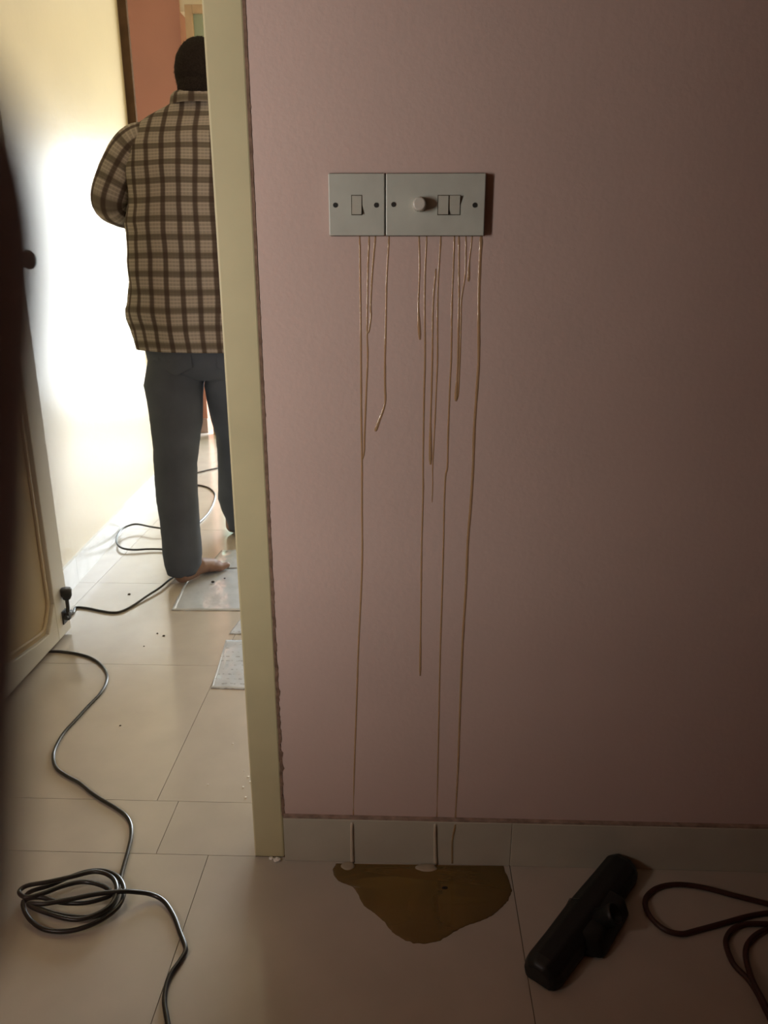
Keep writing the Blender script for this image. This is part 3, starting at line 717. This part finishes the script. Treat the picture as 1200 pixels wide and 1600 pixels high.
for i in range(len(prof)-1):
    for k in range(3):
        t = k/3; dense.append((prof[i][0]*(1-t)+prof[i+1][0]*t, prof[i][1]*(1-t)+prof[i+1][1]*t))
dense.append(prof[-1])
n = 96; R = []; UVs = []; vacc = 0; prevb = None
for z, rx in dense:
    ry = depth_of(z); ring = []
    lean = 0.045*max(0, (z-1.15)/0.45)**1.5
    ex = 0.80
    for k in range(n):
        a = 2*math.pi*k/n+math.pi/2                     # starts at the front (+y), back lies mid-way
        c_, s_ = math.cos(a), math.sin(a)
        x_ = rx*math.copysign(abs(c_)**ex, c_); y_ = ry*math.copysign(abs(s_)**ex, s_)
        wr = 0.012*noise.noise((x_*5, z*7, s_*0.8))+0.007*noise.noise((x_*9+z*4, z*16, s_*1.2))
        low = max(0, (1.15-z)/0.3)
        wr += 0.007*low*noise.noise((c_*3+5, z*11, s_*2))
        if z > 1.5: wr *= 0.4
        nv = Vector((c_, s_, 0))
        ring.append(Vector((TC+x_, TY+y_+lean, z))+nv*wr)
    R.append(ring)
    back = ring[n//2]
    if prevb is not None: vacc += (back-prevb).length
    prevb = back
    # u: arc length measured from the spine
    us = [0.0]
    for k in range(n): us.append(us[-1]+(ring[(k+1) % n]-ring[k]).length)
    mid = us[n//2]
    grow = 1.0 if z < 1.5 else 1.0
    UVs.append([((u-mid)+0.009*noise.noise((u*4, vacc*5, 2)), vacc+0.006*noise.noise((u*6, vacc*3, 7))) for u in us])
bm = bmesh.new(); rings(bm, R, False, UVs)
# turned-up lower edge for thickness
low = R[0]; cc = sum(low, Vector())/n
lu = UVs[0]
bmesh.ops.recalc_face_normals(bm, faces=bm.faces)
shirt = rel(obj('shirt', bm, PLAID, None, True), per); shirt['label'] = 'loose brown and beige plaid shirt'
sol = shirt.modifiers.new('cloth', 'SOLIDIFY'); sol.thickness = 0.003; sol.offset = -1
def sub(o, parent):
    o.parent = parent; return o
def sleeve(pts, rad, n=36):
    P = smooth_path(pts, 8); rr = [v.x for v in smooth_path([Vector((r, 0, 0)) for r in rad], 8)]
    R = []; UV = []; nrm = None; acc = 0
    for i, p in enumerate(P):
        t = (P[min(i+1, len(P)-1)]-P[max(i-1, 0)]).normalized()
        a0 = Vector((0, -1, 0)) if nrm is None else nrm
        nrm = (a0-t*a0.dot(t)).normalized(); b_ = t.cross(nrm)
        if i: acc += (p-P[i-1]).length
        ring = []; u = []
        for k in range(n):
            an = 2*math.pi*k/n+math.pi
            f = rr[i]*(1+0.05*noise.noise((math.cos(an), math.sin(an)+acc*3, acc*22)))
            ring.append(p+nrm*math.cos(an)*f+b_*math.sin(an)*f); u.append((k-n/2)/n*2*math.pi*rr[i])
        u.append(math.pi*rr[i]); R.append(ring); UV.append([(q, 0.55-acc) for q in u])
    bm = bmesh.new(); rings(bm, R, False, UV); bmesh.ops.recalc_face_normals(bm, faces=bm.faces)
    o = sub(obj('sleeve', bm, PLAID, None, True), shirt)
    s_ = o.modifiers.new('cloth', 'SOLIDIFY'); s_.thickness = 0.003; s_.offset = -1
    return o
armL = [(-0.800, 1.535, 1.505), (-0.900, 1.520, 1.485), (-0.966, 1.505, 1.405), (-1.006, 1.500, 1.322), (-0.990, 1.550, 1.298), (-0.955, 1.640, 1.285), (-0.90, 1.760, 1.290)]
armR = [(-0.580, 1.535, 1.505), (-0.480, 1.520, 1.485), (-0.405, 1.505, 1.405), (-0.382, 1.505, 1.335), (-0.395, 1.550, 1.300), (-0.450, 1.650, 1.290), (-0.53, 1.770, 1.310)]
rads = [0.060, 0.072, 0.068, 0.061, 0.058, 0.054, 0.046]
sleeve(armL, rads); sleeve(armR, rads)
# collar: a folded band around the neck
bm = bmesh.new(); R = []; UV = []; n = 40
for dr, z, v in ((0.000, 1.612, 0.0), (0.001, 1.640, 0.028), (0.004, 1.650, 0.04), (0.014, 1.640, 0.052), (0.020, 1.612, 0.08)):
    R.append([Vector((TC+(0.083+dr)*math.sin(2*math.pi*k/n), TY+0.048+(0.068+dr)*math.cos(2*math.pi*k/n), z-0.03*max(0, math.cos(2*math.pi*k/n)))) for k in range(n)])
    UV.append([((k-n/2)*0.013, v+0.012) for k in range(n+1)])
rings(bm, R, False, UV); bmesh.ops.recalc_face_normals(bm, faces=bm.faces)
sub(obj('collar', bm, PLAID, None, True), shirt)

# body: one continuous skin, mostly under the clothes
bm = bmesh.new()
HC = Vector((TC+0.004, 1.575, 1.695))
rot = Matrix.Rotation(math.radians(-16), 3, 'X')
ellipsoid(bm, HC+Vector((0, 0, 0.012)), 0.075, 0.096, 0.098, rot)
ellipsoid(bm, HC+rot @ Vector((0, 0.030, -0.062)), 0.056, 0.066, 0.062, rot)          # jaw
ellipsoid(bm, HC+rot @ Vector((0, 0.098, -0.030)), 0.013, 0.020, 0.026, rot)           # nose
ellipsoid(bm, HC+rot @ Vector((0, 0.086, -0.072)), 0.026, 0.010, 0.010, rot)           # mouth
for s_ in (-1, 1):
    ellipsoid(bm, HC+rot @ Vector((s_*0.074, 0.012, -0.022)), 0.007, 0.017, 0.029, rot) # ears
    ellipsoid(bm, HC+rot @ Vector((s_*0.030, 0.083, 0.006)), 0.016, 0.010, 0.006, rot)  # brows
    ellipsoid(bm, HC+rot @ Vector((s_*0.030, 0.080, -0.010)), 0.012, 0.011, 0.008, rot) # eyes
capsule_chain(bm, [(TC, 1.525, 1.54), (TC, 1.540, 1.60), HC+Vector((0, -0.005, -0.03))], [0.066, 0.060, 0.060], 18)
capsule_chain(bm, [(TC, 1.50, 0.88), (TC, 1.50, 1.05), (TC, 1.51, 1.25), (TC, 1.525, 1.42)], [0.115, 0.110, 0.118, 0.108], 20)
for s_ in (-1, 1):
    ellipsoid(bm, (TC+s_*0.10, 1.515, 1.38), 0.105, 0.095, 0.12); ellipsoid(bm, (TC+s_*0.08, 1.50, 0.88), 0.10, 0.10, 0.10)
for arm, s_ in ((armL, -1), (armR, 1)):
    P = [Vector(p) for p in arm]; d = (P[-1]-P[-2]).normalized(); wst = P[-1]+d*0.05
    capsule_chain(bm, P[0:1]+P[1:]+[wst], [0.050, 0.052, 0.046, 0.042, 0.040, 0.037, 0.030, 0.026], 16)
    side = Vector((-s_, 0, 0)); side = (side-d*side.dot(d)).normalized(); upv = Vector((0, 0, 1)); upv = (upv-d*upv.dot(d)).normalized()
    pc = wst+d*0.045
    ellipsoid(bm, pc, 0.022, 0.050, 0.040, d.to_track_quat('Y', 'Z').to_matrix())
    for k, (off, ln) in enumerate(((0.030, 0.075), (0.010, 0.085), (-0.010, 0.080), (-0.029, 0.062))):
        q = pc+d*0.036+upv*off
        capsule_chain(bm, [q, q+d*ln*0.5, q+d*ln*0.80+side*ln*0.30, q+d*ln*0.88+side*ln*0.6], [0.0095, 0.0090, 0.0084, 0.0074], 10)
    q = pc+upv*0.034-d*0.015
    capsule_chain(bm, [q, q+upv*0.022+d*0.026+side*0.012, q+upv*0.022+d*0.055+side*0.026], [0.012, 0.0105, 0.0085], 10)
def bare_leg(rows, hip, heel, toe, heel_up=0.0):
    P = [Vector(hip)]+[Vector(r[:3]) for r in rows[1::2]]
    rd = [0.085]+[max(0.036, r[3]*0.66) for r in rows[1::2]]
    hl, te = Vector(heel), Vector(toe); d = (te-hl); d.z = 0; ln = d.length; d.normalize(); sd = Vector((d.y, -d.x, 0))
    ank = hl+d*0.040+Vector((0, 0, 0.095))
    P.append(ank); rd.append(0.036)
    capsule_chain(bm, P, rd, 16)
    capsule_chain(bm, [ank, hl+d*0.028+Vector((0, 0, 0.036))], [0.036, 0.033], 14)
    capsule_chain(bm, [hl+d*0.040+Vector((0, 0, 0.036)), hl+d*0.11+Vector((0, 0, 0.042)), hl+d*(ln-0.06)+Vector((0, 0, 0.024))], [0.033, 0.034, 0.024], 14)
    ellipsoid(bm, hl+d*(ln-0.065)+Vector((0, 0, 0.020)), 0.046, 0.046, 0.019)
    for k in range(5):
        o_ = (-0.036+0.018*k); r_ = (0.0135, 0.0105, 0.010, 0.0095, 0.009)[k]
        q = hl+d*(ln-0.040-0.006*k)+sd*(-o_)+Vector((0, 0, r_+0.001))
        capsule_chain(bm, [q-d*0.02, q+d*0.022], [r_, r_*0.92], 10)
heelL = Vector((-0.838, 1.335, 0)); heelL.z = 0.0035
bare_leg(LEFT, (TC-0.10, 1.50, 0.86), heelL, heelL+Vector((0.12, 0.205, 0)))
heelR = Vector((-0.768, 1.895, 0.001))
bare_leg(RIGHT, (TC+0.10, 1.50, 0.86), heelR, heelR+Vector((0.06, 0.245, 0)))
body = rel(voxel('body', bm, 0.0042, SOLE, None, 3), per); body['label'] = 'bare skin of head, hands and feet'

# hair: short cap with a rough surface
bm = bmesh.new()
ellipsoid(bm, HC+Vector((0, -0.005, 0.016)), 0.086, 0.102, 0.105, rot, 48)
ellipsoid(bm, HC+rot @ Vector((0, -0.028, -0.050)), 0.074, 0.070, 0.066, rot, 40)
inv = rot.inverted()
dele = []
for v in bm.verts:
    q = inv @ (v.co-HC)
    if q.y > 0.045 and q.z < 0.045+0.4*(q.y-0.045)*-1: dele.append(v)
for v in bm.verts:
    q = v.co-HC; v.co += q.normalized()*(0.0022*noise.noise(q*90)+0.0016*noise.noise(q*260))
bmesh.ops.delete(bm, geom=dele, context='VERTS')
hair = rel(obj('hair', bm, HAIRM, None, True), per); hair['label'] = 'short black hair'
# short strands along the outline
bm = bmesh.new(); rnd = random.Random(3)
for k in range(2600):
    z_ = rnd.uniform(-0.6, 1); a = rnd.uniform(0, 2*math.pi); s_ = math.sqrt(1-z_*z_)
    nrm = Vector((s_*math.cos(a), s_*math.sin(a), z_)); q = Vector((nrm.x*0.086, nrm.y*0.102, nrm.z*0.104+0.012))
    if q.y > 0.04 and q.z < 0.04: continue
    p = HC+Vector((0, -0.005, 0.004))+rot @ q; dr = (rot @ nrm+Vector((rnd.uniform(-.5, .5), rnd.uniform(-.5, .5), rnd.uniform(-.7, .2)))).normalized()
    t_ = dr.orthogonal().normalized()*0.0005; e = p+dr*rnd.uniform(0.004, 0.009)
    a1, a2, a3 = bm.verts.new(p-t_), bm.verts.new(p+t_), bm.verts.new(e); bm.faces.new((a1, a2, a3))
st = obj('hair_strands', bm, HAIRM); tag(st, kind='stuff'); sub(st, hair)

# ------------------------------------------------------------------ photographer's hand beside the lens
def cl(x, y, d): return CAM+RT*x+UP*y+FW*d
bm = bmesh.new()
ix = [cl(-0.075, -0.050, 0.010), cl(-0.050, -0.034, 0.020), cl(-0.0275, -0.0205, 0.0262), cl(-0.0213, -0.0128, 0.0265), cl(-0.0204, 0.0000, 0.0262), cl(-0.0191, 0.0105, 0.0258)]
capsule_chain(bm, ix, [0.0100, 0.0098, 0.0094, 0.0086, 0.0084, 0.0078], 18)
for k, (dy, ln) in enumerate(((-0.020, 1.0), (-0.040, 0.95), (-0.058, 0.80))):
    b_ = cl(-0.082, -0.050+dy, 0.012)
    capsule_chain(bm, [b_, cl(-0.058, -0.044+dy, 0.024), cl(-0.058+0.022*ln, -0.038+dy, 0.024), cl(-0.058+0.036*ln, -0.036+dy, 0.018)], [0.0100, 0.0096, 0.0088, 0.0078], 16)
capsule_chain(bm, [cl(-0.088, -0.052, 0.004), cl(-0.098, -0.080, -0.012), cl(-0.108, -0.112, -0.030)], [0.020, 0.024, 0.024], 20)
capsule_chain(bm, [cl(-0.088, -0.090, 0.006), cl(-0.096, -0.108, -0.008), cl(-0.110, -0.125, -0.026)], [0.018, 0.022, 0.025], 20)
capsule_chain(bm, [cl(-0.100, -0.100, -0.018), cl(-0.080, -0.085, -0.030), cl(-0.062, -0.062, -0.032), cl(-0.050, -0.044, -0.028)], [0.018, 0.014, 0.0115, 0.0095], 16)
capsule_chain(bm, [cl(-0.108, -0.118, -0.026), cl(-0.125, -0.165, -0.060), cl(-0.150, -0.260, -0.140)], [0.027, 0.027, 0.034], 20)
hand = voxel('hand', bm, 0.0016, SKIN, None, 3); tag(hand, 'dark out of focus hand with a fingertip reaching in beside the lens', 'hand')
